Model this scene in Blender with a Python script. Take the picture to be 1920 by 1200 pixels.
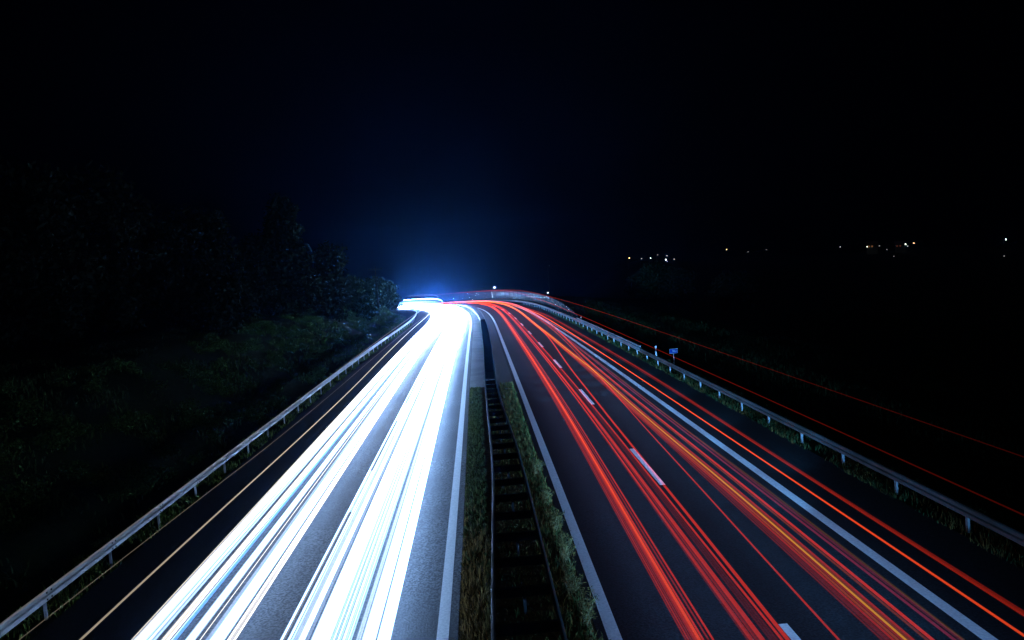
import bpy, math, random
import numpy as np
from mathutils import Matrix, Vector

for o in list(bpy.data.objects):
    bpy.data.objects.remove(o)
sc = bpy.context.scene
COL = sc.collection
rng = np.random.default_rng(7)
random.seed(7)

# ------------------------------------------------------------------ camera
CAM = np.array([-6.198, 0.0, 8.468])
F_PX, PITCH, YAW, ROLL = 1561.0, 0.06816, 0.03683, 0.07529
cy, sy, cp, sp, cr, sr = (math.cos(YAW), math.sin(YAW), math.cos(PITCH), math.sin(PITCH), math.cos(ROLL), math.sin(ROLL))
fx = np.array([sy, cy, 0]); rx = np.array([cy, -sy, 0]); up = np.array([0, 0, 1.0])
FW = fx * cp - up * sp; UP = fx * sp + up * cp
AX = rx * cr - UP * sr; AY = rx * sr + UP * cr
cam_d = bpy.data.cameras.new('camera')
cam = bpy.data.objects.new('camera', cam_d); COL.objects.link(cam)
cam_d.sensor_width = 36.0; cam_d.lens = F_PX * 36.0 / 1920.0
cam_d.clip_start = 0.1; cam_d.clip_end = 6000
cam.matrix_world = Matrix(((AX[0], AY[0], -FW[0], CAM[0]), (AX[1], AY[1], -FW[1], CAM[1]), (AX[2], AY[2], -FW[2], CAM[2]), (0, 0, 0, 1)))
sc.camera = cam

# ------------------------------------------------------------------ night sky, added faint fill light, exposure
FILL_EL, FILL_AZ = math.radians(52), math.radians(200)
w = bpy.data.worlds.new('World'); sc.world = w; w.use_nodes = True
wn = w.node_tree.nodes; wl = w.node_tree.links
sky = wn.new('ShaderNodeTexSky'); sky.sky_type = 'NISHITA'; sky.sun_disc = False
sky.sun_elevation = FILL_EL; sky.sun_rotation = FILL_AZ
tint = wn.new('ShaderNodeMixRGB'); tint.blend_type = 'MULTIPLY'; tint.inputs[0].default_value = 1
tint.inputs[2].default_value = (0.25, 0.45, 1.0, 1)
wl.new(sky.outputs[0], tint.inputs[1]); wl.new(tint.outputs[0], wn['Background'].inputs[0])
wn['Background'].inputs[1].default_value = 0.000008
fill_d = bpy.data.lights.new('night_fill', 'SUN'); fill_d.energy = 0.05; fill_d.angle = math.radians(3); fill_d.color = (0.38, 0.62, 1.0)
fill_sun = bpy.data.objects.new('night_fill', fill_d); COL.objects.link(fill_sun)
# added blue fill, no visible source, from behind the camera and above
dv = Vector((0.25, -math.cos(FILL_EL), math.sin(FILL_EL)))
fill_sun.rotation_euler = dv.to_track_quat('Z', 'Y').to_euler()
sc.view_settings.view_transform = 'Standard'; sc.view_settings.look = 'None'
sc.view_settings.exposure = 0; sc.view_settings.gamma = 1
sc.render.engine = 'CYCLES'
cyc = sc.cycles
cyc.use_denoising = True
cyc.transparent_max_bounces = 96
cyc.max_bounces = 6; cyc.diffuse_bounces = 2; cyc.glossy_bounces = 2; cyc.volume_bounces = 0; cyc.transmission_bounces = 2
cyc.sample_clamp_indirect = 4.0
cyc.use_light_tree = True
cyc.caustics_reflective = False; cyc.caustics_refractive = False

# ------------------------------------------------------------------ road frame: (s along, o across, h above) -> world
SK = np.array([-60, 0, 60, 110, 150, 190, 230, 270, 460.0])
KK = np.array([0.0, 0.13292, -0.03904, -0.03045, 0.88985, 2.89879, 3.94807, 3.91173, 3.912]) / 1000
SG = np.array([-60, 0, 60, 120, 180, 240, 300, 460.0])
GG = np.array([0, 0, -0.38501, -1.37731, -0.73041, -2.99855, -3.42378, -3.42385]) / 100
DS = 0.5
SS = np.arange(-60, 460, DS); I0 = 120
kk = np.interp(SS, SK, KK); gg = np.interp(SS, SG, GG)
def cum(v):
    c = np.concatenate([[0], np.cumsum((v[1:] + v[:-1]) / 2 * DS)]); return c - c[I0]
TH = cum(kk); RX = cum(-np.sin(TH)); RY = cum(np.cos(TH)); RZ = cum(gg)

def road(s, o, h=0.0):
    s, o, h = np.broadcast_arrays(np.asarray(s, float), np.asarray(o, float), np.asarray(h, float))
    t = np.interp(s, SS, TH)
    return np.stack([np.interp(s, SS, RX) + o * np.cos(t), np.interp(s, SS, RY) + o * np.sin(t), np.interp(s, SS, RZ) + h], -1)
def heading(s): return float(np.interp(s, SS, TH))
def tov(p): return Vector([float(q) for q in p])

# ------------------------------------------------------------------ helpers
def new_mat(name): 
    m = bpy.data.materials.new(name); m.use_nodes = True
    return m, m.node_tree.nodes, m.node_tree.links, m.node_tree.nodes['Principled BSDF']

def noisy(name, c1, c2, scale=5, rough=0.8, metal=0.0, bump=0.0, bscale=None, spec=0.3, attr=None, detail=6, contrast=(0.3, 0.7), c3=None, scale3=0.3):
    """Principled surface whose colour wanders between c1 and c2 with noise (c3: large soft stains)."""
    m, n, l, b = new_mat(name)
    tc = n.new('ShaderNodeTexCoord')
    nz = n.new('ShaderNodeTexNoise'); nz.inputs['Scale'].default_value = scale; nz.inputs['Detail'].default_value = detail
    l.new(tc.outputs['Object'], nz.inputs['Vector'])
    r = n.new('ShaderNodeValToRGB'); r.color_ramp.elements[0].position = contrast[0]; r.color_ramp.elements[1].position = contrast[1]
    r.color_ramp.elements[0].color = (*c1, 1); r.color_ramp.elements[1].color = (*c2, 1)
    if attr:
        at = n.new('ShaderNodeAttribute'); at.attribute_name = attr
        mx = n.new('ShaderNodeMath'); mx.operation = 'MULTIPLY_ADD'; mx.inputs[1].default_value = 0.35
        l.new(nz.outputs[0], mx.inputs[0]); l.new(at.outputs['Fac'], mx.inputs[2]); l.new(mx.outputs[0], r.inputs[0])
    else:
        l.new(nz.outputs[0], r.inputs[0])
    out = r.outputs[0]
    if c3:
        n3 = n.new('ShaderNodeTexNoise'); n3.inputs['Scale'].default_value = scale3; n3.inputs['Detail'].default_value = 3
        l.new(tc.outputs['Object'], n3.inputs['Vector'])
        r3 = n.new('ShaderNodeValToRGB'); r3.color_ramp.elements[0].position = 0.42; r3.color_ramp.elements[1].position = 0.68
        l.new(n3.outputs[0], r3.inputs[0])
        mix = n.new('ShaderNodeMixRGB'); mix.inputs[2].default_value = (*c3, 1)
        l.new(r3.outputs[0], mix.inputs[0]); l.new(out, mix.inputs[1]); out = mix.outputs[0]
    l.new(out, b.inputs['Base Color'])
    b.inputs['Roughness'].default_value = rough; b.inputs['Metallic'].default_value = metal
    b.inputs['Specular IOR Level'].default_value = spec
    if bump:
        nb = n.new('ShaderNodeTexNoise'); nb.inputs['Scale'].default_value = bscale or scale * 3; nb.inputs['Detail'].default_value = 4
        l.new(tc.outputs['Object'], nb.inputs['Vector'])
        bp = n.new('ShaderNodeBump'); bp.inputs['Strength'].default_value = bump; bp.inputs['Distance'].default_value = 0.02
        l.new(nb.outputs[0], bp.inputs['Height']); l.new(bp.outputs[0], b.inputs['Normal'])
    return m

def glow_mat(name, col, strength=1.0):
    """Light left hanging along a lamp's path: adds its colour to whatever lies behind it; brightness per vertex in 'glow'."""
    m = bpy.data.materials.new(name); m.use_nodes = True; n = m.node_tree.nodes; l = m.node_tree.links
    n.clear()
    out = n.new('ShaderNodeOutputMaterial'); add = n.new('ShaderNodeAddShader')
    e = n.new('ShaderNodeEmission'); t = n.new('ShaderNodeBsdfTransparent')
    a = n.new('ShaderNodeAttribute'); a.attribute_name = 'glow'
    mu = n.new('ShaderNodeMath'); mu.operation = 'MULTIPLY'; mu.inputs[1].default_value = strength
    l.new(a.outputs['Fac'], mu.inputs[0]); l.new(mu.outputs[0], e.inputs['Strength'])
    e.inputs['Color'].default_value = (*col, 1)
    l.new(e.outputs[0], add.inputs[0]); l.new(t.outputs[0], add.inputs[1]); l.new(add.outputs[0], out.inputs['Surface'])
    return m

def lamp_mat(name, col, strength):
    m = bpy.data.materials.new(name); m.use_nodes = True; n = m.node_tree.nodes; l = m.node_tree.links
    n.clear(); out = n.new('ShaderNodeOutputMaterial'); e = n.new('ShaderNodeEmission')
    e.inputs[0].default_value = (*col, 1); e.inputs[1].default_value = strength; l.new(e.outputs[0], out.inputs[0]); return m

def mesh_obj(name, verts, faces, mat, parent=None, smooth=False, attrs=None):
    me = bpy.data.meshes.new(name)
    verts = np.asarray(verts, float).reshape(-1, 3)
    if parent is not None:
        verts = verts - np.array(parent.location)     # parts are written in world space, stored relative to their thing
    if isinstance(faces, np.ndarray):
        nf, k = faces.shape
        me.vertices.add(len(verts)); me.vertices.foreach_set('co', verts.astype(np.float32).ravel())
        me.loops.add(nf * k); me.loops.foreach_set('vertex_index', faces.astype(np.int32).ravel())
        me.polygons.add(nf); me.polygons.foreach_set('loop_start', np.arange(0, nf * k, k, dtype=np.int32))
        me.polygons.foreach_set('loop_total', np.full(nf, k, np.int32)); me.update(calc_edges=True)
    else:
        me.from_pydata([tuple(v) for v in verts], [], faces)
    if attrs:
        for an, av in attrs.items():
            at = me.attributes.new(an, 'FLOAT', 'POINT'); at.data.foreach_set('value', np.asarray(av, np.float32))
    if mat: me.materials.append(mat)
    if smooth: me.polygons.foreach_set('use_smooth', np.ones(len(me.polygons), bool))
    ob = bpy.data.objects.new(name, me); COL.objects.link(ob)
    if parent is not None: ob.parent = parent
    return ob

def tag(o, label, cat, group=None):
    o['label'] = label; o['category'] = cat
    if group: o['group'] = group
    return o
def thing(name, loc, label, cat, group=None):
    o = bpy.data.objects.new(name, None); COL.objects.link(o); o.location = [float(q) for q in loc]; o.empty_display_size = 0.3
    return tag(o, label, cat, group)
def kind(o, k): o['kind'] = k; return o

class MB:
    """collects shapes into one mesh"""
    def __init__(s): s.v = []; s.f = []
    def add(s, v, f):
        b = len(s.v); s.v += [tuple(map(float, q)) for q in v]; s.f += [tuple(i + b for i in q) for q in f]
    def box(s, c, ax, ay, az):
        c, ax, ay, az = (np.array(q, float) for q in (c, ax, ay, az))
        v = [c + i * ax + j * ay + k * az for i in (-1, 1) for j in (-1, 1) for k in (-1, 1)]
        s.add(v, [(0, 1, 3, 2), (4, 6, 7, 5), (0, 4, 5, 1), (2, 3, 7, 6), (0, 2, 6, 4), (1, 5, 7, 3)])
    def tube(s, pts, rad, n=6, cap=True):
        pts = [np.array(p, float) for p in pts]; rad = rad if hasattr(rad, '__len__') else [rad] * len(pts)
        rings = []
        for i, p in enumerate(pts):
            t = pts[min(i + 1, len(pts) - 1)] - pts[max(i - 1, 0)]; t /= np.linalg.norm(t) + 1e-9
            a = np.cross(t, [0.31, 0.11, 0.94] if abs(t[2]) < 0.9 else [1, 0.1, 0]); a /= np.linalg.norm(a); b = np.cross(t, a)
            rings.append([p + rad[i] * (a * math.cos(2 * math.pi * k / n) + b * math.sin(2 * math.pi * k / n)) for k in range(n)])
        f = []
        for i in range(len(pts) - 1):
            for k in range(n): f.append((i * n + k, i * n + (k + 1) % n, (i + 1) * n + (k + 1) % n, (i + 1) * n + k))
        if cap: f += [tuple(range(n))[::-1], tuple((len(pts) - 1) * n + k for k in range(n))]
        s.add([q for r in rings for q in r], f)
    def build(s, name, mat, parent=None, smooth=False): return mesh_obj(name, s.v, s.f, mat, parent, smooth)

def sweep(name, s_arr, prof, mat, parent=None, closed=False, smooth=False):
    """cross-section prof [(o, h), ...] or prof(s) carried along the road"""
    s_arr = np.asarray(s_arr, float)
    rows = []
    for s in s_arr:
        pf = prof(s) if callable(prof) else prof
        pf = np.asarray(pf, float); rows.append(road(np.full(len(pf), s), pf[:, 0], pf[:, 1]))
    n = len(rows[0]); m = len(rows); f = []
    for i in range(m - 1):
        for k in range(n if closed else n - 1):
            a, b = i * n + k, i * n + (k + 1) % n
            f.append((a, b, b + n, a + n))
    if closed: f += [tuple(range(n))[::-1], tuple((m - 1) * n + k for k in range(n))]
    return mesh_obj(name, np.concatenate(rows), f, mat, parent, smooth)

def srange(a, b, step=4.0):
    return np.linspace(a, b, max(2, int(round((b - a) / step)) + 1))

# ------------------------------------------------------------------ materials
M_ASPH = noisy('asphalt', (0.034, 0.036, 0.040), (0.165, 0.172, 0.185), 15, 0.68, bump=0.9, bscale=20, spec=0.4, detail=9, contrast=(0.40, 0.62), c3=(0.07, 0.073, 0.079), scale3=0.2)
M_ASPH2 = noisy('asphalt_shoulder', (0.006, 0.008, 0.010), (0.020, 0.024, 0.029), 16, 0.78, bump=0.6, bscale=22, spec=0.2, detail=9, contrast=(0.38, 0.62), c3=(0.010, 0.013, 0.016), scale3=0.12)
M_ASPH3 = noisy('dark_asphalt', (0.003, 0.004, 0.005), (0.009, 0.010, 0.012), 16, 0.85, bump=0.6, bscale=22, spec=0.06, detail=9)  # much darker than the asphalt of the lanes
M_PAINT = noisy('road_paint', (0.62, 0.64, 0.66), (0.86, 0.87, 0.88), 14, 0.6, bump=0.4, bscale=40)
M_CONC = noisy('median_concrete', (0.11, 0.115, 0.12), (0.20, 0.205, 0.21), 6, 0.8, bump=0.3, bscale=25, c3=(0.10, 0.105, 0.11), scale3=0.5)
M_CONC2 = noisy('median_asphalt', (0.04, 0.041, 0.044), (0.07, 0.072, 0.076), 20, 0.8, bump=0.3)
M_ZINC = noisy('galvanised_steel', (0.31, 0.325, 0.35), (0.37, 0.385, 0.41), 3, 0.6, spec=0.2, c3=(0.29, 0.305, 0.33), scale3=0.7)
M_ZINC_OLD = noisy('weathered_steel', (0.13, 0.135, 0.14), (0.20, 0.205, 0.21), 9, 0.6, metal=0.3, c3=(0.12, 0.11, 0.1), scale3=0.7)
M_POST = noisy('post_steel', (0.24, 0.25, 0.27), (0.34, 0.35, 0.37), 7, 0.55, metal=0.2)
M_DARKSTEEL = noisy('shade_black_steel', (0.010, 0.010, 0.011), (0.024, 0.022, 0.022), 9, 0.8, spec=0.08)  # near-black colour carries the shade between the median rails
M_EARTH = noisy('median_earth', (0.03, 0.02, 0.01), (0.09, 0.06, 0.025), 5, 0.95, bump=0.5, spec=0.03)
M_SOIL = noisy('soil', (0.010, 0.010, 0.008), (0.022, 0.021, 0.016), 1.5, 0.95, bump=0.4, spec=0.03)
M_TURF = noisy('turf', (0.004, 0.007, 0.003), (0.011, 0.017, 0.007), 3, 0.95, bump=0.6, spec=0.03)
M_GRASS = noisy('grass_blades', (0.012, 0.028, 0.010), (0.042, 0.068, 0.024), 0.5, 0.9, attr='tint', spec=0.06)
M_GRASS_MED = noisy('median_grass_blades', (0.025, 0.038, 0.010), (0.09, 0.11, 0.034), 0.9, 0.9, attr='tint', spec=0.06)
M_GRASS_DRY = noisy('dry_grass', (0.05, 0.032, 0.010), (0.20, 0.12, 0.035), 0.6, 0.9, attr='tint', spec=0.06)
M_GRASS_PALE = noisy('pale_grass', (0.03, 0.032, 0.013), (0.10, 0.09, 0.04), 0.5, 0.9, attr='tint', spec=0.06)
M_LEAF = noisy('leaves', (0.0025, 0.008, 0.004), (0.008, 0.017, 0.008), 0.8, 0.9, attr='tint', spec=0.03)
M_LEAF_DARK = noisy('dark_leaves', (0.002, 0.004, 0.003), (0.0055, 0.010, 0.0065), 0.8, 0.9, attr='tint', spec=0.03)
M_BANK = noisy('bank_blades', (0.007, 0.016, 0.006), (0.026, 0.040, 0.015), 0.5, 0.9, attr='tint', spec=0.03)
M_VERGE = noisy('verge_blades', (0.03, 0.055, 0.012), (0.10, 0.13, 0.03), 0.9, 0.9, attr='tint', spec=0.06)
M_SCRUB = noisy('scrub_leaves', (0.009, 0.026, 0.007), (0.036, 0.066, 0.017), 0.8, 0.9, attr='tint', spec=0.03)
M_TWIG = noisy('twigs', (0.14, 0.095, 0.04), (0.30, 0.21, 0.09), 8, 0.85)
M_BARK = noisy('bark', (0.03, 0.025, 0.02), (0.07, 0.06, 0.05), 5, 0.9, bump=0.4)
M_TRUNK = noisy('dark_bark', (0.006, 0.005, 0.004), (0.016, 0.013, 0.011), 5, 0.95, bump=0.4, spec=0.02)
M_SILHOUETTE = noisy('silhouette_wood', (0.004, 0.004, 0.004), (0.010, 0.009, 0.008), 6, 0.95, spec=0.02)  # near-black colour paints the utility pole as an unlit silhouette
M_WHITE = noisy('white_plastic', (0.72, 0.73, 0.74), (0.82, 0.83, 0.84), 12, 0.45)
M_BLACK = noisy('black_plastic', (0.015, 0.015, 0.015), (0.03, 0.03, 0.03), 12, 0.5)
M_BLUE = noisy('sign_blue', (0.004, 0.05, 0.50), (0.008, 0.07, 0.60), 12, 0.4)
M_WALLP = noisy('house_plaster', (0.12, 0.10, 0.09), (0.18, 0.16, 0.14), 3, 0.9)
M_ROOF = noisy('roof_tiles', (0.10, 0.045, 0.03), (0.16, 0.07, 0.05), 6, 0.85)

G_WHITE = glow_mat('headlight_glow', (0.26, 0.52, 1.0))
G_VEIL = glow_mat('pale_glow', (0.50, 0.67, 1.0))
G_BEIGE = glow_mat('beige_glow', (0.95, 0.86, 0.74))
G_BLUE = glow_mat('blue_glow', (0.08, 0.30, 0.95))
G_AMBER = glow_mat('amber_glow', (1.0, 0.82, 0.60))
G_RED = glow_mat('red_glow', (1.0, 0.042, 0.014))
G_ORANGE = glow_mat('orange_glow', (1.0, 0.14, 0.016))
G_YELLOW = glow_mat('yellow_glow', (1.0, 0.42, 0.02))
G_PURPLE = glow_mat('purple_glow', (0.75, 0.06, 0.16))
G_LILAC = glow_mat('lilac_glow', (0.75, 0.5, 0.95))

# ------------------------------------------------------------------ setting: ground, banks, roads
def lbank(s):
    """left bank: verge, ditch, then a slope that rises to a wooded crest"""
    t = min(1, max(0, (s - 90) / 80.0)); top = 4.6 + 1.0 * t
    return [(-18.02, -0.06), (-19.0, -0.10), (-19.9, -0.32), (-20.6, -0.55), (-21.3, -0.35), (-23.0, 0.55 + 0.5 * t), (-26.0, 2.2 + 0.8 * t), (-29.5, 3.9 + 0.9 * t),
            (-34, top + 0.2), (-45, top + 0.8), (-62, top + 0.2), (-80, -2.0), (-95, -9)]
def rbank(s):
    q = math.sin(s * 0.09) * 0.25
    return [(6.72, -0.05), (7.6, -0.10), (8.8, -0.30), (10.2, -1.05), (11.6, -1.35), (12.8, -0.9 + q), (14.4, 0.25 + q), (16.0, 0.75 + q), (19, 0.7), (26, 0.0), (40, -1.6), (60, -4), (75, -9)]
sb = srange(-40, 420, 5)
def wobble(fn, amp, sign):
    def g(s):
        p = fn(s); r2 = np.random.default_rng(int((s + 100) * 10))
        return [(o + (r2.normal() * 0.25 * min(1, i * 0.3)), h + r2.normal() * amp * min(1.2, i * 0.25)) for i, (o, h) in enumerate(p)]
    return g
kind(sweep('left_bank', sb, wobble(lbank, 0.14, -1), M_TURF, smooth=True), 'structure')
kind(sweep('right_bank', sb, wobble(rbank, 0.08, 1), M_TURF, smooth=True), 'structure')
kind(sweep('left_carriageway', sb, [(-15.05, 0), (-11.4, 0), (-7.28, 0)], M_ASPH), 'structure')
kind(sweep('hard_shoulder', sb, [(-18.03, -0.006), (-15.05, 0)], M_ASPH3), 'structure')
kind(sweep('right_carriageway', sb, [(-4.12, 0), (0, 0), (3.6, 0), (6.75, -0.006)], M_ASPH2), 'structure')
kind(sweep('median_soil', srange(-40, 58.2, 5), [(-7.28, -0.02), (-7.2, 0.02), (-6.4, 0.05), (-5.7, 0.02), (-5.0, 0.05), (-4.2, 0.02), (-4.12, -0.02)], M_EARTH), 'structure')
edges = [58.2, 78.4, 103.0, 128.0, 165.0, 205.0, 260.0, 420.0]
kind(sweep('median_joint_bed', srange(58.2, 420, 5), [(-7.28, -0.03), (-4.12, -0.03)], M_SOIL), 'structure')
for a, b in zip(edges[:-1], edges[1:]):
    kind(sweep('median_paving', srange(a + 0.05, b - 0.05, 4), [(-7.24, 0.02), (-7.2, 0.035), (-5.95, 0.035), (-5.9, 0.02)], M_CONC), 'structure')
kind(sweep('median_shoulder', srange(58.2, 420, 4), [(-5.88, 0.012), (-4.12, 0.006)], M_CONC2), 'structure')

def dist_road(X, Y):
    """nearest (s, o) of ground points"""
    k = np.arange(0, len(SS), 8)
    D = (X[:, None] - RX[k][None]) ** 2 + (Y[:, None] - RY[k][None]) ** 2
    j = k[D.argmin(1)]
    o = (X - RX[j]) * np.cos(TH[j]) + (Y - RY[j]) * np.sin(TH[j])
    return SS[j], o, RZ[j]
def far_ground(X, Y):
    """height of the open land to the right: a slope that falls away towards the right of the view"""
    b = np.arctan2(X - CAM[0], np.maximum(Y, 1.0)); t = np.clip((b - 0.17) / 0.40, -0.6, 1.2)
    far = -2.2 - 9.5 * t
    v = np.clip((0.19 - b) / 0.10, 0, 1); v = v * v * (3 - 2 * v)
    far = far + 5.0 * np.sin(b * 41 + 1.0) * np.clip((Y - 860) / 150, 0, 1) + 2.0 * np.sin(b * 97) * np.clip((Y - 860) / 150, 0, 1)
    return far * (1 - v) + (-46.0) * v
gx = np.linspace(-420, 1200, 109); gy = np.linspace(-50, 1050, 75)
GX, GY = np.meshgrid(gx, gy, indexing='ij')
X, Y = GX.ravel(), GY.ravel()
s_, o_, z_ = dist_road(X, Y)
d_ = np.hypot(X - CAM[0], Y)
near = z_ - 5.0
blend = np.clip((np.abs(o_) - 60) / 200, 0, 1); blend = blend * blend * (3 - 2 * blend)
Z = near * (1 - blend) + far_ground(X, Y) * blend + 0.8 * np.sin(X * 0.021) * np.cos(Y * 0.017) * blend
Z = np.minimum(Z, np.where(np.abs(o_) < 62, z_ - 5.0, 50))
NX, NY = GX.shape
ii, jj = np.meshgrid(np.arange(NX - 1), np.arange(NY - 1), indexing='ij')
a = (ii * NY + jj).ravel()
kind(mesh_obj('ground', np.stack([X, Y, Z], 1), np.stack([a, a + NY, a + NY + 1, a + 1], 1), M_SOIL, smooth=True), 'structure')
def ground_z(x, y):
    i = min(max(int((x - gx[0]) / (gx[1] - gx[0])), 0), NX - 2); j = min(max(int((y - gy[0]) / (gy[1] - gy[0])), 0), NY - 2)
    u = (x - gx[i]) / (gx[1] - gx[0]); v = (y - gy[j]) / (gy[1] - gy[0]); Zg = Z.reshape(NX, NY)
    return float((Zg[i, j] * (1 - u) + Zg[i + 1, j] * u) * (1 - v) + (Zg[i, j + 1] * (1 - u) + Zg[i + 1, j + 1] * u) * v)

# painted markings, 4 mm above the road
def stripe(name, o, wd, s0, s1):
    return kind(sweep(name, srange(s0, s1, 4), [(o - wd / 2, 0.005), (o + wd / 2, 0.005)], M_PAINT), 'structure')
stripe('edge_line', -3.765, 0.30, -20, 400); stripe('edge_line', 3.766, 0.30, -20, 400)
stripe('edge_line', -7.636, 0.28, -20, 400); stripe('edge_line', -15.15, 0.28, -20, 400)
for lane_o in (0.0, -11.4):
    for k in range(-2, 16):
        s1 = 17.85 + 18 * k
        kind(sweep('lane_dash', srange(s1 - 6.1, s1, 2), [(lane_o - 0.1, 0.005), (lane_o + 0.1, 0.005)], M_PAINT), 'structure')

# ------------------------------------------------------------------ crash barriers
def wbeam(o, face, top=0.76, depth=0.083):
    """closed W section; face=+1: the profiled face looks to +o"""
    pr = [(0.03, 0.0), (0.075, 0.015), (0.083, 0.03), (0.083, 0.10), (0.070, 0.125), (0.006, 0.143), (0.0, 0.155), (0.006, 0.167), (0.070, 0.185), (0.083, 0.21), (0.083, 0.28), (0.075, 0.295), (0.03, 0.31)]
    h0 = top - 0.31
    out = [(o + face * d, h0 + z) for d, z in pr]
    back = [(o + face * (d - 0.012), h0 + z) for d, z in pr[::-1]]
    return out + back
def post_mesh(mat, s, o, top, parent, wide=0.05, name='post', depth=0.035):
    mb = MB(); p = road(s, o, 0); t = heading(s)
    across = np.array([math.cos(t), math.sin(t), 0]); along = np.array([-math.sin(t), math.cos(t), 0])
    hgt = (top + 0.5) / 2; c = p + np.array([0, 0, top - hgt])
    # sigma-like channel: web and two flanges
    mb.box(c, along * wide, across * 0.004, np.array([0, 0, hgt]))
    mb.box(c + along * wide + across * depth, along * 0.004, across * depth, np.array([0, 0, hgt]))
    mb.box(c - along * wide + across * depth, along * 0.004, across * depth, np.array([0, 0, hgt]))
    return mb.build(name, mat, parent)
def bolt_set(s, o, face, top, parent, mat):
    t = heading(s); across = np.array([math.cos(t), math.sin(t), 0]); along = np.array([-math.sin(t), math.cos(t), 0])
    for ds in (-0.12, 0.12):
        for hh in (top - 0.06, top - 0.245):
            mb = MB(); mb.box(road(s + ds, o + face * 0.09, hh), along * 0.022, across * 0.012, np.array([0, 0, 0.022])); mb.build('rail_bolt', mat, parent)

gl = thing('guard_rail', road(14, -18.4, 0), 'long steel guard rail beside the hard shoulder at the foot of the dark wooded bank', 'guard rail')
sweep('rail', np.concatenate([srange(-8, 100, 2), srange(103, 380, 4)]), wbeam(-18.32, 1), M_ZINC, gl, closed=True)
for k in range(-4, 36):
    s = 22.25 + 4 * k; post_mesh(M_POST, s, -18.42, 0.66, gl, wide=0.028)
    if -3 <= k < 16: bolt_set(s, -18.32, 1, 0.76, gl, M_BLACK)
gr = thing('guard_rail', road(20, 7.04, 0), 'dark weathered guard rail on pale posts along the grassy verge of the red-lit lanes', 'guard rail')
sweep('rail', srange(-8, 68.6, 2), wbeam(6.98, -1), M_ZINC_OLD, gr, closed=True)
for k in range(-4, 12):
    s = 22.55 + 4 * k; post_mesh(M_POST, s, 7.06, 0.66, gr, wide=0.05)
gr2 = thing('guard_rail', road(90, 7.04, 0), 'brighter newer guard rail with an extra top beam beyond the blue sign', 'guard rail')
sweep('rail', srange(68.4, 330, 3), wbeam(6.95, -1, 0.80), M_ZINC, gr2, closed=True)
sweep('top_beam', srange(68.4, 112, 3), [(7.00, 0.86), (6.90, 0.86), (6.90, 0.98), (7.00, 0.98)], M_ZINC, gr2, closed=True)
for k in range(12, 44):
    s = 22.55 + 4 * k; post_mesh(M_POST, s, 7.04, 0.97 if s < 112 else 0.7, gr2, wide=0.05)

# median double barrier that reads as a ladder from the bridge
SLs = [-20, 16.8, 29.6, 36, 46, 57, 63.5, 81, 104, 130, 148, 167, 190, 260, 400]
SLo = [-6.60, -6.47, -6.19, -6.14, -6.17, -6.16, -6.12, -6.04, -6.05, -6.12, -6.26, -6.5, -6.4, -6.2, -6.2]
SRo = [-4.95, -4.97, -4.99, -5.06, -5.31, -5.41, -5.36, -5.20, -5.17, -5.28, -5.35, -5.4, -5.3, -5.2, -5.2]
def lo(s): return float(np.interp(s, SLs, SLo))
def ro(s): return float(np.interp(s, SLs, SRo))
gm = thing('median_barrier', road(20, -5.7, 0), 'double steel barrier joined by cross spacers like a ladder down the central strip', 'crash barrier')
ssm = np.concatenate([srange(-4, 70, 2), srange(72, 380, 4)])
sweep('rail', ssm, lambda s: wbeam(lo(s) + 0.05, -1), M_ZINC_OLD, gm, closed=True)
sweep('rail', ssm, lambda s: wbeam(ro(s) - 0.05, 1), M_ZINC_OLD, gm, closed=True)
for k in range(0, 60):
    s = 11.3 + 2.04 * k
    if 57.6 < s < 61.4: continue
    mb = MB(); t = heading(s); ac = np.array([math.cos(t), math.sin(t), 0]); al = np.array([-math.sin(t), math.cos(t), 0])
    a, b = lo(s) + 0.055, ro(s) - 0.055
    c = road(s, (a + b) / 2, 0.62)
    mb.box(c, ac * (b - a) / 2, al * 0.004, np.array([0, 0, 0.11]))
    mb.box(c + np.array([0, 0, 0.114]) + al * 0.045, ac * (b - a) / 2, al * 0.049, np.array([0, 0, 0.004]))
    mb.box(c - np.array([0, 0, 0.114]) + al * 0.045, ac * (b - a) / 2, al * 0.049, np.array([0, 0, 0.004]))
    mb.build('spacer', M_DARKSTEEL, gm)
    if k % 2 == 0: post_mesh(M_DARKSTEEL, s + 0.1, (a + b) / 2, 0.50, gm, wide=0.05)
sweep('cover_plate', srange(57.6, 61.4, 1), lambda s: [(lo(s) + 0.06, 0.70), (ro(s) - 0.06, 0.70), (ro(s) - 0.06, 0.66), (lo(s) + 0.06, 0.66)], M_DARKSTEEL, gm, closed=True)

# translucent panels standing in for a moving lorry's smear round the bend
def smear_panel_mat():
    m = bpy.data.materials.new('smear_panel'); m.use_nodes = True; n = m.node_tree.nodes; l = m.node_tree.links
    b = n['Principled BSDF']; b.inputs['Base Color'].default_value = (0.22, 0.25, 0.28, 1); b.inputs['Roughness'].default_value = 0.8; b.inputs['Specular IOR Level'].default_value = 0.1
    t = n.new('ShaderNodeBsdfTransparent'); mx = n.new('ShaderNodeMixShader'); out = n['Material Output']
    tc = n.new('ShaderNodeTexCoord'); nz = n.new('ShaderNodeTexNoise'); nz.inputs['Scale'].default_value = 0.08; nz.inputs['Detail'].default_value = 4
    l.new(tc.outputs['Object'], nz.inputs['Vector'])
    mr = n.new('ShaderNodeMapRange'); mr.inputs[1].default_value = 0.3; mr.inputs[2].default_value = 0.7; mr.inputs[3].default_value = 0.11; mr.inputs[4].default_value = 0.16
    l.new(nz.outputs[0], mr.inputs[0]); l.new(mr.outputs[0], mx.inputs[0])
    l.new(t.outputs[0], mx.inputs[1]); l.new(b.outputs[0], mx.inputs[2]); l.new(mx.outputs[0], out.inputs[0]); return m
M_PANEL = smear_panel_mat()
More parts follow.
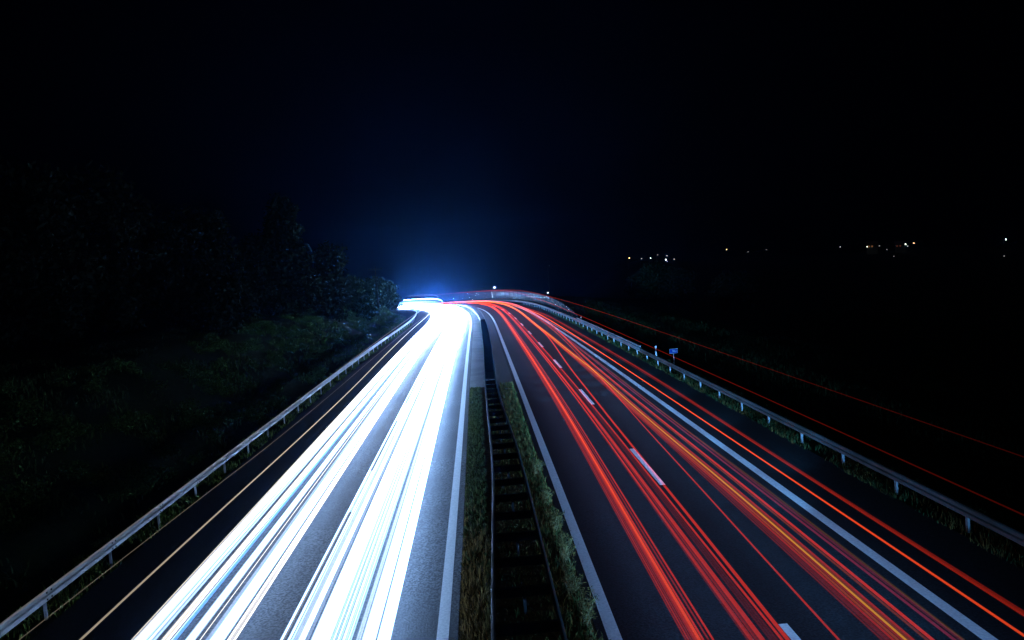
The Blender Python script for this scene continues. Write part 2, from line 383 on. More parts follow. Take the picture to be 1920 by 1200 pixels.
nb = thing('lorry_smear', road(140, 8.1, 0), 'pale translucent panels standing in for a lorry smeared round the outside of the distant bend', 'lorry smear')
def smear_h(s): return float(np.interp(s, [116, 126, 140, 160, 200, 240, 300, 340], [0.3, 1.2, 1.9, 2.45, 2.75, 3.0, 3.2, 3.3]))
sN = np.arange(118, 318, 5.0)
for a in sN[:-1]:
    b = a + 5
    sweep('panel', [a + 0.03, a + 2.5, b - 0.03], lambda s: [(8.07, 0.05), (8.10, 0.05), (8.10, smear_h(s)), (8.07, smear_h(s))], M_PANEL, nb, closed=True)
for a in sN:
    post_mesh(M_DARKSTEEL, a, 8.12, smear_h(a) - 0.02, nb, wide=0.05)  # posts invented to carry the lorry stand-in panels

# ------------------------------------------------------------------ light trails
ST = np.concatenate([np.arange(1, 60, 3.0), np.arange(60, 160, 4.0), np.arange(160, 330, 5.0)])
def curve(pts):
    """[(s, value), ...] -> smooth function of s"""
    ps = np.array([p[0] for p in pts], float); pv = np.array([p[1] for p in pts], float)
    fine = np.arange(-10, 400, 2.0); v = np.interp(fine, ps, pv); k = np.ones(9) / 9
    v = np.convolve(np.pad(v, 4, 'edge'), k, 'valid')
    return lambda s: np.interp(s, fine, v)
def streak(parent, mat, o, h, hw, hh, glow, s0=1, s1=255, name='light_streak', wide=1.0):
    of = curve(o) if isinstance(o, list) else (lambda s, o=o: np.full(np.shape(s), float(o)))
    ss = ST[(ST >= s0) & (ST <= s1)]
    n = 6; ang = np.arange(n) * 2 * math.pi / n
    grow = np.repeat(1 + (wide - 1) * np.clip((ss - 75) / 110, 0, 1) ** 1.3, n)  # trails swell with distance, building the far glare into their shape
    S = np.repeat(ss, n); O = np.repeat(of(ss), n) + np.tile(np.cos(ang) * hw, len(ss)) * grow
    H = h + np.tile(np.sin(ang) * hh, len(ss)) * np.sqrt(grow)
    V = road(S, O, H); m = len(ss)
    i, k = np.meshgrid(np.arange(m - 1), np.arange(n), indexing='ij')
    a = (i * n + k).ravel(); b = (i * n + (k + 1) % n).ravel()
    F = np.stack([a, b, b + n, a + n], 1)
    g = np.repeat(np.asarray(glow(ss), float), n)
    ob = mesh_obj(name, V, F, mat, parent, attrs={'glow': g})
    return ob
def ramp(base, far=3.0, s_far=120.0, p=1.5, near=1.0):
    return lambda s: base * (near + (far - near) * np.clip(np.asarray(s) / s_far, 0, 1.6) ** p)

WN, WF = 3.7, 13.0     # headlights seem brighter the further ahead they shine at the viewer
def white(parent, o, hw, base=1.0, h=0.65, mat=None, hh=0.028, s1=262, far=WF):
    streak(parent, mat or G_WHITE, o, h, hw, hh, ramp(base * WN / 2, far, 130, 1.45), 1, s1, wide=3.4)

def lth(o, label): return thing('headlight_trail', road(10, o, 0.6), label, 'light trail', 'headlight trails of the oncoming traffic')
# slow lane, from the hard shoulder inwards; band() fills one lamp's smear between two offsets with soft borders
def band(parent, o0, o1, base=1.0, mat=None, soft=0.022, **kw):
    c, hw = (o0 + o1) / 2, abs(o1 - o0) / 2
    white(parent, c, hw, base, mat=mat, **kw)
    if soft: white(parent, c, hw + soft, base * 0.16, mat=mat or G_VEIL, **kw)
t = lth(-14.5, 'thick white headlight trail forming the outer edge beside the dark hard shoulder')
band(t, -14.49, -14.34, 1.0, soft=0.04); band(t, -14.33, -14.25, 0.42, soft=0.02); band(t, -12.70, -12.50, 1.0)
t = lth(-14.1, 'soft grey blue headlight trail just inside the thick outer white one')
band(t, -14.22, -14.13, 0.20, G_VEIL); band(t, -14.18, -14.16, 0.2); band(t, -14.11, -14.03, 0.12, G_VEIL); band(t, -14.06, -14.045, 0.12)
band(t, -12.49, -12.41, 0.8)
t = lth(-13.8, 'beige grey headlight trail running next to the saturated blue streak')
band(t, -13.90, -13.76, 0.13, G_BEIGE); band(t, -13.86, -13.84, 0.10, G_BEIGE, 0.0); band(t, -13.75, -13.71, 0.25, G_BEIGE, 0.0)
band(t, -12.32, -12.29, 0.32, G_BEIGE, 0.01); band(t, -12.27, -12.21, 0.10, G_BEIGE); band(t, -12.18, -12.15, 0.28, G_BEIGE, 0.012)
t = lth(-13.6, 'saturated blue streak between the beige and the narrow white trails')
band(t, -13.64, -13.53, 0.22, G_BLUE, 0.0); white(t, -13.45, 0.05, 0.012, mat=G_BLUE)
t = lth(-13.2, 'narrow bright white headlight trail in the middle of the slow lane')
band(t, -13.29, -13.12, 1.0, soft=0.04); band(t, -11.10, -11.065, 0.7, soft=0.02)
t = lth(-12.8, 'wide white headlight trail with a grey veil on its outer side')
band(t, -12.84, -12.74, 0.10, G_VEIL); band(t, -12.73, -12.70, 0.4, soft=0.0)
# fast lane
t = lth(-11.0, 'thin twin white headlight trail at the left edge of the fast lane')
band(t, -10.93, -10.89, 0.7); band(t, -10.85, -10.82, 0.4, soft=0.01); band(t, -9.70, -9.66, 0.8)
t = lth(-10.7, 'white headlight trail with grey inner veil on the left of the fast lane')
band(t, -10.80, -10.70, 0.14, G_VEIL); band(t, -10.68, -10.56, 1.0); band(t, -10.53, -10.46, 0.06, G_VEIL, 0.0); band(t, -9.22, -9.12, 1.0)
t = lth(-10.2, 'broadest solid white headlight trail in the centre of the fast lane')
band(t, -10.39, -10.22, 1.0, soft=0.03); band(t, -10.22, -10.05, 1.0, soft=0.03); band(t, -8.90, -8.80, 1.0)
t = lth(-9.8, 'finely striped white and pale blue headlight trail right of the broadest white one')
for o, g in ((-10.00, 0.5), (-9.95, 0.22), (-9.90, 0.55), (-9.85, 0.16), (-9.80, 0.5), (-9.75, 0.22), (-9.62, 0.3), (-9.57, 0.5), (-9.52, 0.26)): band(t, o - 0.011, o + 0.011, g, soft=0.016)
t = lth(-9.3, 'pale headlight trail with dark gaps between the striped and the innermost ones')
band(t, -9.40, -9.31, 0.16, G_VEIL); band(t, -9.27, -9.24, 0.5); band(t, -9.12, -8.99, 1.0)
t = lth(-8.7, 'innermost hard edged white headlight trail beside the lit asphalt by the edge line')
band(t, -8.80, -8.66, 1.0, soft=0.015); band(t, -8.94, -8.91, 0.6, soft=0.0); band(t, -10.34, -10.30, 0.5)
# fine filaments: random faint glowing streaks added between the main lamps of each vehicle
lt = [o_ for o_ in COL.objects if o_.name.startswith('headlight_trail')]
r4 = np.random.default_rng(5)
for q in range(40):
    o = r4.uniform(-14.45, -12.15) if q % 2 else r4.uniform(-11.0, -8.75)
    if (o < -11.5 and q % 4 != 1) or -13.75 < o < -13.28 or -13.10 < o < -12.84 or -10.55 < o < -10.4: continue
    v = min(lt, key=lambda t_: abs(t_.location.x - road(10, o)[0]) + r4.uniform(0, 0.5))
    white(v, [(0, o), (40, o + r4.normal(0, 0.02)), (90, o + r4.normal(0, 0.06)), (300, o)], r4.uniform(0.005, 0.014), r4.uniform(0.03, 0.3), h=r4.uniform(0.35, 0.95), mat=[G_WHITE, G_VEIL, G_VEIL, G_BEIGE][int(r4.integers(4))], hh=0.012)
# truck marker lamps on the left, and glare streaks at the bend
def mth(o, label): return thing('marker_light_trail', road(10, o, 1.5), label, 'light trail', 'thin marker light trails of lorries')
t = mth(-14.7, 'thin straw coloured trail crossing the dark hard shoulder below the guard rail')
streak(t, G_AMBER, [(0, -14.84), (21, -14.84), (31, -14.6), (50, -14.42), (72, -14.6), (126, -14.95), (200, -14.9)], 1.5, 0.022, 0.022, ramp(0.085, 12.0, 110, 1.4), 1, 240)
t = mth(-13.5, 'thin amber trail just above the top of the guard rail by the wooded bank')
streak(t, G_AMBER, -13.5, 3.8, 0.014, 0.014, ramp(0.03, 8, 110, 1.4), 1, 250)
t = mth(-15.2, 'faint amber trail crossing the posts of the guard rail by the wooded bank')
streak(t, G_AMBER, [(0, -15.55), (20, -15.52), (27, -15.05), (43, -14.78), (120, -14.6)], 2.0, 0.010, 0.010, ramp(0.03, 6, 110, 1.4), 1, 200)
t = mth(-12.6, 'short white trail over stacked streaks added to heighten the white glare at the far bend')
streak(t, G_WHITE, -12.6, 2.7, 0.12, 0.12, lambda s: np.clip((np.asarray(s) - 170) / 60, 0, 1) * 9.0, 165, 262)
for hh_, g_ in ((1.1, 7.0), (1.5, 4.5), (1.85, 2.5), (2.15, 1.2)): streak(t, G_WHITE, -13.2 + hh_ * 0.3, hh_, 0.25, 0.14, lambda s, g_=g_: np.clip((np.asarray(s) - 160) / 80, 0, 1) ** 2.5 * g_, 150, 266)  # stacked glowing streaks added to raise the headlight glare

HP = 1700.0
def rth(o, label): return thing('taillight_trail', road(10, o, 0.8), label, 'light trail', 'tail light trails of the departing traffic')
def red(parent, o, hw, base, mat=None, h=0.8, far=2.8, s1=300, hh=0.025):
    near = 0.22 if mat is G_ORANGE else 0.62
    rf = ramp(base, far, 120, 1.2, near)
    streak(parent, mat or G_RED, o, h, hw, hh, lambda s: rf(s) * np.clip((272 - np.asarray(s)) / 45, 0, 1), 1, 272)
g1 = [(0, 0), (16, 0), (41, 0.20), (60, 0.22), (95, 0.15), (150, 0.05), (300, 0.0)]
def sh(o, k=1.0): return [(s, o + k * v) for s, v in g1]
t = rth(-2.6, 'dark red outermost trail in the fast lane next to the central strip line')
for o, g in ((-2.66, 0.10), (-2.61, 0.16), (-2.56, 0.10), (-2.51, 0.13)): red(t, sh(o), 0.016, g)
red(t, sh(-1.40), 0.018, 0.14)
t = rth(-2.4, 'brightest broad red trail in the fast lane with an orange core')
red(t, sh(-2.40), 0.04, 0.22, G_ORANGE); red(t, sh(-2.40), 0.028, 0.30); red(t, sh(-2.46), 0.03, 0.2); red(t, sh(-2.33), 0.022, 0.26); red(t, sh(-1.24), 0.03, 0.22); red(t, sh(-1.19), 0.014, 0.2)
t_fast = t
t = rth(-2.15, 'thin red trail hugging the inner side of the brightest broad red one')
red(t, sh(-2.14), 0.022, 0.24); red(t, sh(-2.23), 0.016, 0.12); red(t, sh(-0.86), 0.030, 0.24)
t = rth(-1.3, 'bundle of fine dark red trails left of the dashed lane line')
for o, g in ((-1.50, 0.05), (-1.45, 0.18), (-1.34, 0.09), (-1.29, 0.06), (-1.08, 0.035), (-1.02, 0.03), (-0.96, 0.04)): red(t, sh(o, 1.3), 0.02, g)
t = rth(0.0, 'red pair of trails crossing the dashed line as a vehicle changes lane')
red(t, [(0, -0.8), (16, -0.70), (27, -0.43), (33, -0.45), (44, -0.2), (60, 0.06), (84, 0.86), (105, 1.1), (150, 1.2), (300, 1.3)], 0.045, 0.24, h=0.7)
red(t, [(0, 0.0), (15.5, 0.22), (21.6, 0.45), (28, 0.6), (41, 0.93), (50, 1.3), (62, 1.55), (84, 2.1), (105, 2.4), (150, 2.5), (300, 2.6)], 0.02, 0.20, h=0.7)
yo = [(0, 1.36), (15, 1.36), (27, 1.41), (33, 1.34), (38, 1.18), (46, 1.3), (55, 1.42), (70, 1.2), (88, 1.17), (111, 1.0), (155, 1.2), (300, 1.2)]
t = rth(1.36, 'bright yellow core trail weaving through the slow lane among red ones')
red(t, yo, 0.014, 0.30, G_YELLOW); red(t, [(s, v + 1.0) for s, v in yo], 0.014, 0.03, G_YELLOW)
t = rth(1.2, 'broad orange red trail left of the yellow core in the slow lane')
for do, g, m in ((-0.30, 0.05, G_RED), (-0.22, 0.16, G_RED), (-0.14, 0.24, G_ORANGE), (-0.06, 0.12, G_RED), (0.06, 0.14, G_ORANGE), (0.13, 0.16, G_RED)): red(t, [(s, v + do) for s, v in yo], 0.022, g, m)
t = rth(1.8, 'separate red trail between the yellow core and the purple trail')
t_slow = t; ro_ = [(0, 1.8), (24, 1.86), (42, 1.76), (63, 1.82), (75, 2.1), (89, 2.5), (107, 2.9), (150, 2.9), (300, 2.9)]
red(t, ro_, 0.04, 0.25); red(t, [(s, v - 0.1) for s, v in ro_], 0.02, 0.12, G_ORANGE)
t = rth(0.9, 'hair thin dim brown red trail along the left border of the orange bundle')
red(t, 0.95, 0.008, 0.06); red(t, 1.02, 0.012, 0.05)
t = rth(2.2, 'dim purple trail beside the solid edge line of the slow lane')
red(t, [(0, 2.31), (20, 2.18), (46, 2.1), (90, 2.4), (150, 2.5), (300, 2.5)], 0.03, 0.085, G_PURPLE, far=4); red(t, [(0, 2.42), (20, 2.30), (46, 2.25), (90, 2.5), (300, 2.6)], 0.03, 0.05, G_PURPLE, far=4)
t = rth(3.5, 'bright orange red trail right of the solid edge line')
R5 = [(0, 3.5), (100, 3.5), (135, 3.4), (163, 2.5), (200, 2.0), (300, 2.0)]
red(t, R5, 0.03, 0.20, far=4); red(t, R5, 0.015, 0.16, G_ORANGE, far=6)
t = rth(4.1, 'dim red twin trail furthest to the right on the road')
red(t, [(0, 4.1), (25, 4.02), (38, 4.2), (52, 4.35), (80, 4.25), (130, 4.2), (165, 2.9), (200, 2.4), (300, 2.4)], 0.035, 0.085); red(t, [(0, 4.18), (25, 4.1), (38, 4.28), (52, 4.42), (80, 4.35), (130, 4.3), (165, 3.0), (200, 2.5), (300, 2.5)], 0.018, 0.07); red(t, [(0, 3.95), (52, 4.2), (80, 4.05), (130, 4.0), (165, 2.7), (200, 2.2), (300, 2.2)], 0.02, 0.04)
t = rth(3.2, 'pale lilac trail merging with the edge line where the road bends')
streak(t, G_LILAC, [(60, 3.4), (90, 3.3), (120, 2.9), (300, 2.8)], 0.8, 0.05, 0.02, lambda s: np.clip((np.asarray(s) - 62) / 60, 0, 1) * 0.42, 62, 250)
t = thing('marker_light_trail', road(10, 2.85, 3.5), 'long red trail high over the guard rail, crossing the blue sign', 'light trail', 'thin marker light trails of lorries')
t_truck = t; streak(t, G_RED, 2.85, 3.5, 0.014, 0.014, lambda s: ramp(0.006, 80, 140, 1.6)(s) * np.clip((300 - s) / 50, 0, 1), 1, 300)
t = thing('marker_light_trail', road(10, 5.2, 3.5), 'topmost red trail sweeping alone over the dark right verge', 'light trail', 'thin marker light trails of lorries')
streak(t, G_RED, 5.22, 3.5, 0.013, 0.013, lambda s: ramp(0.003, 120, 140, 1.8)(s) * np.clip((270 - s) / 50, 0, 1), 1, 270)

# the departing vehicles' own headlights, shining ahead along their lanes (lamps of the trails above)
def headlamps(parent, o, s0, power, h=0.65, step=None, s_end=190, s_beg=0):
    steps = []; s = s0
    while s < s_end:
        st = step or (1.5 if s < 48 else 4.0)
        steps.append((s, st)); s += st
    for s, st in steps:
        if s < s_beg: continue
        ld = bpy.data.lights.new('headlight', 'SPOT'); ld.energy = power * st / 3.0; ld.color = (0.12, 0.46, 1.0); ld.spot_size = math.radians(56); ld.spot_blend = 1.0; ld.shadow_soft_size = 0.15
        lo_ = bpy.data.objects.new('headlight', ld); COL.objects.link(lo_)
        p0 = road(s, o, h); p1 = road(s + 2, o, h + 0.15)
        lo_.rotation_euler = Vector([float(q) for q in (p0 - p1)]).to_track_quat('Z', 'Y').to_euler()
        lo_.parent = parent; lo_.location = [float(q) for q in (p0 - np.array(parent.location))]
headlamps(t_fast, -2.4, -4.0, HP); headlamps(t_fast, -1.0, -3.25, HP)
headlamps(t_slow, 1.2, -3.6, HP); headlamps(t_slow, 2.7, -2.9, HP)
headlamps(t_truck, 3.1, 4.0, 1000, h=1.25, step=9.0, s_beg=22); headlamps(t_truck, 4.9, 8.5, 1000, h=1.25, step=9.0, s_beg=22)

# ------------------------------------------------------------------ grass and ground plants
def blades(name, P, hgt, wid, mat, lean=0.35, tints=None):
    """one mesh of many thin blades rooted at P (N,3)"""
    n = len(P); a = rng.uniform(0, 2 * math.pi, n); d = np.stack([np.cos(a), np.sin(a), np.zeros(n)], 1)
    b = np.stack([-np.sin(a), np.cos(a), np.zeros(n)], 1)
    h = hgt * rng.uniform(0.45, 1.15, n)[:, None] if np.isscalar(hgt) else (hgt * rng.uniform(0.45, 1.15, n))[:, None]
    le = rng.normal(0, lean, n)[:, None]
    mid = P + np.array([0, 0, 1.0]) * h * 0.6 + b * h * le * 0.35
    tip = P + np.array([0, 0, 1.0]) * h + b * h * le
    w_ = wid * rng.uniform(0.6, 1.4, n)[:, None]
    V = np.stack([P - d * w_, P + d * w_, mid + d * w_ * 0.8, mid - d * w_ * 0.8, tip], 1).reshape(-1, 3)
    i = np.arange(n) * 5
    F = np.concatenate([np.stack([i, i + 1, i + 2], 1), np.stack([i, i + 2, i + 3], 1), np.stack([i + 3, i + 2, i + 4], 1)])
    tn = rng.uniform(0, 0.6, n) if tints is None else tints
    return kind(mesh_obj(name, V, F, mat, attrs={'tint': np.repeat(tn, 5)}), 'stuff')
def leaf_cards(centres, spread, n, size, flat=1.0, slim=0.45):
    """n small folded leaves scattered round the given centres"""
    c = centres[rng.integers(0, len(centres), n)]
    d = rng.normal(0, 1, (n, 3)); d /= np.linalg.norm(d, axis=1)[:, None]
    sp_ = spread[rng.integers(0, len(spread), n)] if hasattr(spread, '__len__') else spread
    P = c + d * (rng.uniform(0, 1, n) ** 0.45)[:, None] * (sp_[:, None] if hasattr(sp_, '__len__') else sp_) * np.array([1, 1, flat])
    a = rng.normal(0, 1, (n, 3)); a /= np.linalg.norm(a, axis=1)[:, None]
    b = np.cross(a, rng.normal(0, 1, (n, 3))); b /= np.linalg.norm(b, axis=1)[:, None] + 1e-9
    z = size * rng.uniform(0.6, 1.5, n)[:, None]
    V = np.stack([P - a * z, P + b * z * slim, P + a * z, P - b * z * slim], 1).reshape(-1, 3)
    i = np.arange(n) * 4
    F = np.stack([i, i + 1, i + 2, i + 3], 1)
    return V, F, np.repeat(rng.uniform(0, 0.65, n), 4)
def prof_h(pf, s, o):
    p = np.array(pf(float(s))); i = np.argsort(p[:, 0]); return np.interp(o, p[i, 0], p[i, 1])
def scatter(n, s0, s1, o0, o1, pf=None, patch=None, dens_pow=1.0, edge=None):
    s = s0 + (s1 - s0) * rng.uniform(0, 1, n) ** dens_pow; o = rng.uniform(o0, o1, n)
    keep = np.ones(n, bool)
    if patch is not None:
        v = np.sin(s * patch[0] + 1.3 * np.sin(o * 2.1)) + np.sin(s * patch[0] * 2.7 + o * patch[1]) + np.sin(o * patch[1] * 1.7 - s * 0.9 * patch[0] + 2)
        keep = rng.uniform(-1.6, 1.6, n) < v + patch[2]
    s, o = s[keep], o[keep]
    h = np.zeros(len(s)) if pf is None else np.array([prof_h(pf, a, b) for a, b in zip(np.round(s / 5) * 5, o)])
    return s, o, road(s, o, h - 0.02)
# central strip, left half: green far, brown near; right half: mixed
s, o, P = scatter(16000, 9, 58, -7.25, -6.35, dens_pow=1.3)
mound = 0.30 * np.clip(1 - np.abs((o + 6.85) / 0.5) ** 3, 0.25, 1) * (0.75 + 0.45 * np.sin(s * 5.1 + 2.0 * np.sin(o * 9)) * np.sin(o * 11 + s * 2.3))
brown = (s + rng.normal(0, 2.0, len(s)) + 2 * np.sin(s * 1.7)) < 25
P[:, 2] += 0.03
blades('median_grass', P[~brown], mound[~brown] * 0.75, 0.022, M_GRASS_MED, 0.6)
blades('median_dry_growth', P[brown], mound[brown] * 1.25, 0.018, M_GRASS_DRY, 0.6)
s, o, P = scatter(14000, 9, 59, -5.1, -4.2, None, (4.0, 9.0, 0.6), 1.3)
mx = rng.uniform(0, 1, len(s)) < 0.6
blades('median_grass', P[mx], 0.24, 0.02, M_GRASS_MED, 0.7)
blades('median_dry_growth', P[~mx], 0.30, 0.012, M_GRASS_DRY, 0.8)
s, o, P = scatter(9000, 9, 58, -6.2, -5.1, dens_pow=1.3)
mx = rng.uniform(0, 1, len(s)) < 0.5
blades('median_grass', P[mx], 0.14, 0.028, M_GRASS_MED, 0.9)
blades('median_dry_growth', P[~mx], 0.12, 0.02, M_GRASS_DRY, 0.6)
# left verge and bank
s, o, P = scatter(26000, 8, 150, -19.9, -18.05, lbank, (0.9, 2.0, -0.1), 1.5)
blades('verge_grass', P, 0.24, 0.02, M_VERGE, 0.8)
s, o, P = scatter(70000, 8, 190, -34, -20.8, lbank, (0.45, 1.1, -0.9), 1.2)
blades('bank_grass', P, 0.34, 0.035, M_GRASS, 0.7)
s, o, P = scatter(9000, 60, 190, -27, -21.8, lbank, (0.3, 0.9, -0.9), 1.0)
blades('bank_tall_grass', P, 0.5, 0.03, M_SCRUB, 0.9)
s, o, P = scatter(1500, 8, 175, -30, -20.8, lbank, (0.37, 0.7, -0.3), 1.7)
V, F, tn = leaf_cards(P + np.array([0, 0, 0.3]), rng.uniform(0.3, 0.9, 40), 110000, 0.07, 0.6)
kind(mesh_obj('bank_scrub', V, F, M_SCRUB, attrs={'tint': tn}), 'stuff')
s, o, P = scatter(260, 8, 150, -20.4, -18.7, lbank, (0.7, 1.5, -0.3), 1.6)
V, F, tn = leaf_cards(P + np.array([0, 0, 0.15]), rng.uniform(0.15, 0.35, 40), 12000, 0.04, 0.7)
kind(mesh_obj('verge_weeds', V, F, M_VERGE, attrs={'tint': tn}), 'stuff')
s, o, P = scatter(200, 8, 130, 6.8, 9.0, rbank, (0.7, 1.5, -0.3), 1.6)
V, F, tn = leaf_cards(P + np.array([0, 0, 0.12]), rng.uniform(0.15, 0.3, 40), 10000, 0.035, 0.7)
kind(mesh_obj('verge_weeds', V, F, M_GRASS, attrs={'tint': tn}), 'stuff')
# right verge and bank
s, o, P = scatter(24000, 8, 150, 6.62, 8.7, rbank, (0.7, 2.0, 0.5), 1.5)
blades('verge_grass', P, 0.22, 0.018, M_GRASS, 0.7)
s, o, P = scatter(9000, 8, 120, 6.6, 7.6, rbank, (0.9, 2.0, -0.2), 1.5)
blades('verge_dry_grass', P, 0.26, 0.010, M_GRASS_DRY, 0.8)
s, o, P = scatter(26000, 20, 170, 11.8, 19, rbank, (0.3, 0.9, 0.0), 1.2)
blades('bank_grass', P, 0.28, 0.04, M_BANK, 0.8)
s, o, P = scatter(22000, 30, 150, 12.3, 16.0, rbank, (0.33, 0.7, -0.9), 1.0)
blades('bank_tall_grass', P, 0.6, 0.035, M_BANK, 0.9)

# twiggy shrubs leaning out over the right edge of the central strip
shr = [(16.6, -4.05, 0.45), (18.6, -4.0, 0.55), (20.6, -4.15, 0.42), (22.9, -4.02, 0.6), (25.6, -4.1, 0.5), (28.6, -4.12, 0.45), (32.5, -4.15, 0.45)]
nth = ['first', 'second', 'third', 'fourth', 'fifth', 'sixth', 'seventh']
for k, (s, o, hh) in enumerate(shr):
    t = thing('dry_shrub', road(s, o - 0.25, 0), nth[k] + ' twiggy shrub up from the bottom along the right edge of the central strip', 'shrub', 'twiggy shrubs on the central strip')
    mb = MB(); cen = []
    base = road(s, o - 0.3, 0.02)
    for q in range(26):
        a = random.uniform(0, 6.283); r = random.uniform(0.1, 0.55)
        e = base + np.array([abs(math.cos(a)) * r * 0.8 - 0.12, math.sin(a) * r * 1.9, hh * random.uniform(0.5, 1.15)])
        m_ = (base + e) / 2 + np.array([random.uniform(-.08, .08), random.uniform(-.15, .15), 0.08])
        mb.tube([base + np.array([random.uniform(-.12, .12), random.uniform(-.5, .5), 0]), m_, e], [0.009, 0.007, 0.003], 4)
        cen.append(e); cen.append(m_)
        for _ in range(3):
            f_ = m_ + (e - m_) * random.uniform(0.2, 0.9); g_ = f_ + np.array([random.uniform(-.1, .16), random.uniform(-.18, .18), random.uniform(0, .16)])
            mb.tube([f_, g_], [0.005, 0.003], 3); cen.append(g_)
    mb.build('twig', M_TWIG, t)['kind'] = 'stuff'
    V, F, tn = leaf_cards(np.array(cen), 0.10, 420, 0.05, 1.0, 0.16)
    mesh_obj('foliage', V, F, M_GRASS_DRY, t, attrs={'tint': tn})['kind'] = 'stuff'

# ------------------------------------------------------------------ trees
def tree(name, base, height, width, label, shape='round', n=5200, leaf=0.26, mat=None, group='trees along the dark bank', low=0.05, seed=0):
    r0 = np.random.default_rng(seed + 100)
    t = thing(name, base, label, 'tree' if 'bush' not in name else 'bush', group)
    base = np.array(base, float); mb = MB()
    trunk_top = base + np.array([r0.normal(0, .2), r0.normal(0, .2), height * (0.9 if shape == 'cone' else 0.7)])
    r = 0.018 * height + 0.04
    pts = [base + np.array([0, 0, -0.4]), base + (trunk_top - base) * 0.35 + r0.normal(0, 0.1, 3), base + (trunk_top - base) * 0.7, trunk_top]
    mb.tube(pts, [r * 1.3, r, r * 0.6, r * 0.2], 7)
    cen = []; spr = []
    for q in range(46):
        u = low + (1 - low) * (q + r0.uniform(0, 1)) / 46.0
        if shape == 'cone': rad = width / 2 * (1.08 - u) ** 0.75 * r0.uniform(0.45, 1.0)
        else: rad = width / 2 * math.sqrt(max(0.02, 1 - ((u - 0.52) / 0.52) ** 2)) * r0.uniform(0.3, 1.0)
        a = q * 2.399 + r0.uniform(-.4, .4)
        e = base + np.array([math.cos(a) * rad, math.sin(a) * rad, height * (u - (0.03 if shape == 'cone' else 0))])
        z0 = base + (trunk_top - base) * min(0.97, max(0.12, u - 0.12) / (0.95 if shape == 'cone' else 0.8))
        if q % 2 == 0: mb.tube([z0, (z0 + e) / 2 + np.array([0, 0, 0.05 * height * (1 if shape != 'cone' else -0.2)]), e], [r * 0.35, r * 0.22, r * 0.06], 4)
        cen += [e, z0 + (e - z0) * 0.6]; k = width * (0.11 + 0.07 * r0.uniform()); spr += [k, k * 0.9]
    if shape == 'cone': cen += [base + np.array([0, 0, height * 0.965])]; spr += [width * 0.06]
    mb.build('trunk', M_TRUNK, t)
    V, F, tn = leaf_cards(np.array(cen), np.array(spr), n, leaf, 0.85)
    # pair centres with their own spread
    mesh_obj('crown', V, F, mat or M_LEAF_DARK, t, attrs={'tint': tn})
    return t
def bank_z(s, o):
    return float(prof_h(lbank if o < 0 else rbank, round(s / 5) * 5, o))
def put(name, s, o, top, width, label, **kw):
    z = bank_z(s, o) - 0.1
    tree(name, road(s, o, z), top - z, width, label, **kw)
put('spruce_tree', 110, -30.9, 19.6, 10, 'tallest pointed dark tree rising from the bank against the blue glow', shape='cone', n=9000, leaf=0.3, low=0.08, seed=1)
put('broadleaf_tree', 118, -27.0, 13.4, 7, 'lower dark tree on the right flank of the tallest pointed one', n=6500, seed=2)
put('broadleaf_tree', 107, -33.6, 14.8, 7.5, 'dark tree tucked against the left flank of the tallest pointed one', n=6500, seed=3)
put('broadleaf_tree', 95, -34.9, 16.8, 5.0, 'slim ragged tree left of the tallest pointed one with sky showing through', n=3200, seed=4)
put('broadleaf_tree', 100, -39.8, 18.0, 8.5, 'broad dark tree with a ragged top left of the slim one', n=5500, seed=5)
put('broadleaf_tree', 88, -37.5, 15.0, 8, 'rounded dark tree standing before the broad ragged one', n=6000, seed=6)
put('broadleaf_tree', 75, -38.6, 18.9, 11, 'large black tree near the left end of the row against faint sky', n=8000, seed=7)
put('broadleaf_tree', 60, -37.5, 17.5, 11, 'large black tree nearest the viewer at the left end of the row', n=8000, seed=8)
put('broadleaf_tree', 80, -31, 9.5, 8, 'dark understorey tree low on the bank under the broad ragged one', n=6000, seed=9)
put('broadleaf_tree', 130, -29.5, 10.5, 8, 'dark rounded tree between the tallest pointed one and the far bushes', n=6500, seed=10)
put('hazel_bush', 150, -29.0, 8.9, 6.5, 'tall dim green bush on the bank where the bluish glow begins', n=5200, mat=M_LEAF, group='bushes by the far bend', low=0.05, seed=11)
put('hazel_bush', 165, -25.8, 8.6, 6, 'dim green bush beside the utility pole', n=5200, mat=M_LEAF, group='bushes by the far bend', low=0.05, seed=12)
put('hazel_bush', 182, -24.0, 7.6, 5.5, 'last dim bush before the white glare at the bend', n=5200, mat=M_LEAF, group='bushes by the far bend', low=0.03, seed=13)
put('hazel_bush', 200, -26.0, 6.0, 6.5, 'low bush half lost in the glare behind the last dim one', n=5200, mat=M_LEAF, group='bushes by the far bend', low=0.03, seed=14)
put('hazel_bush', 224, -27.5, 7.0, 9, 'dark bush behind the glare on the inside of the bend', n=5200, mat=M_LEAF, group='bushes by the far bend', low=0.03, seed=17)
put('hazel_bush', 137, -25.0, 5.5, 5, 'small low bush at the foot of the wooded bank before the glow', n=4200, mat=M_LEAF, group='bushes by the far bend', low=0.03, seed=15)
put('broadleaf_tree', 170, 31.5, 7.0, 9, 'dim greenish tree beyond the right verge under the first village lights', n=6500, mat=M_LEAF, group='trees beyond the right verge', low=0.06, seed=21)
put('broadleaf_tree', 148, 30.0, 5.6, 8, 'dark tree right of the dim greenish one beyond the verge', n=6000, group='trees beyond the right verge', low=0.06, seed=22)
put('broadleaf_tree', 132, 35.0, 4.6, 8, 'lowest dark tree at the right end of the group beyond the verge', n=6000, group='trees beyond the right verge', low=0.06, seed=23)
put('broadleaf_tree', 205, 40.0, 5.0, 9, 'dark blue tree beyond the bend left of the first village lights', n=6000, group='trees beyond the right verge', low=0.06, seed=24)

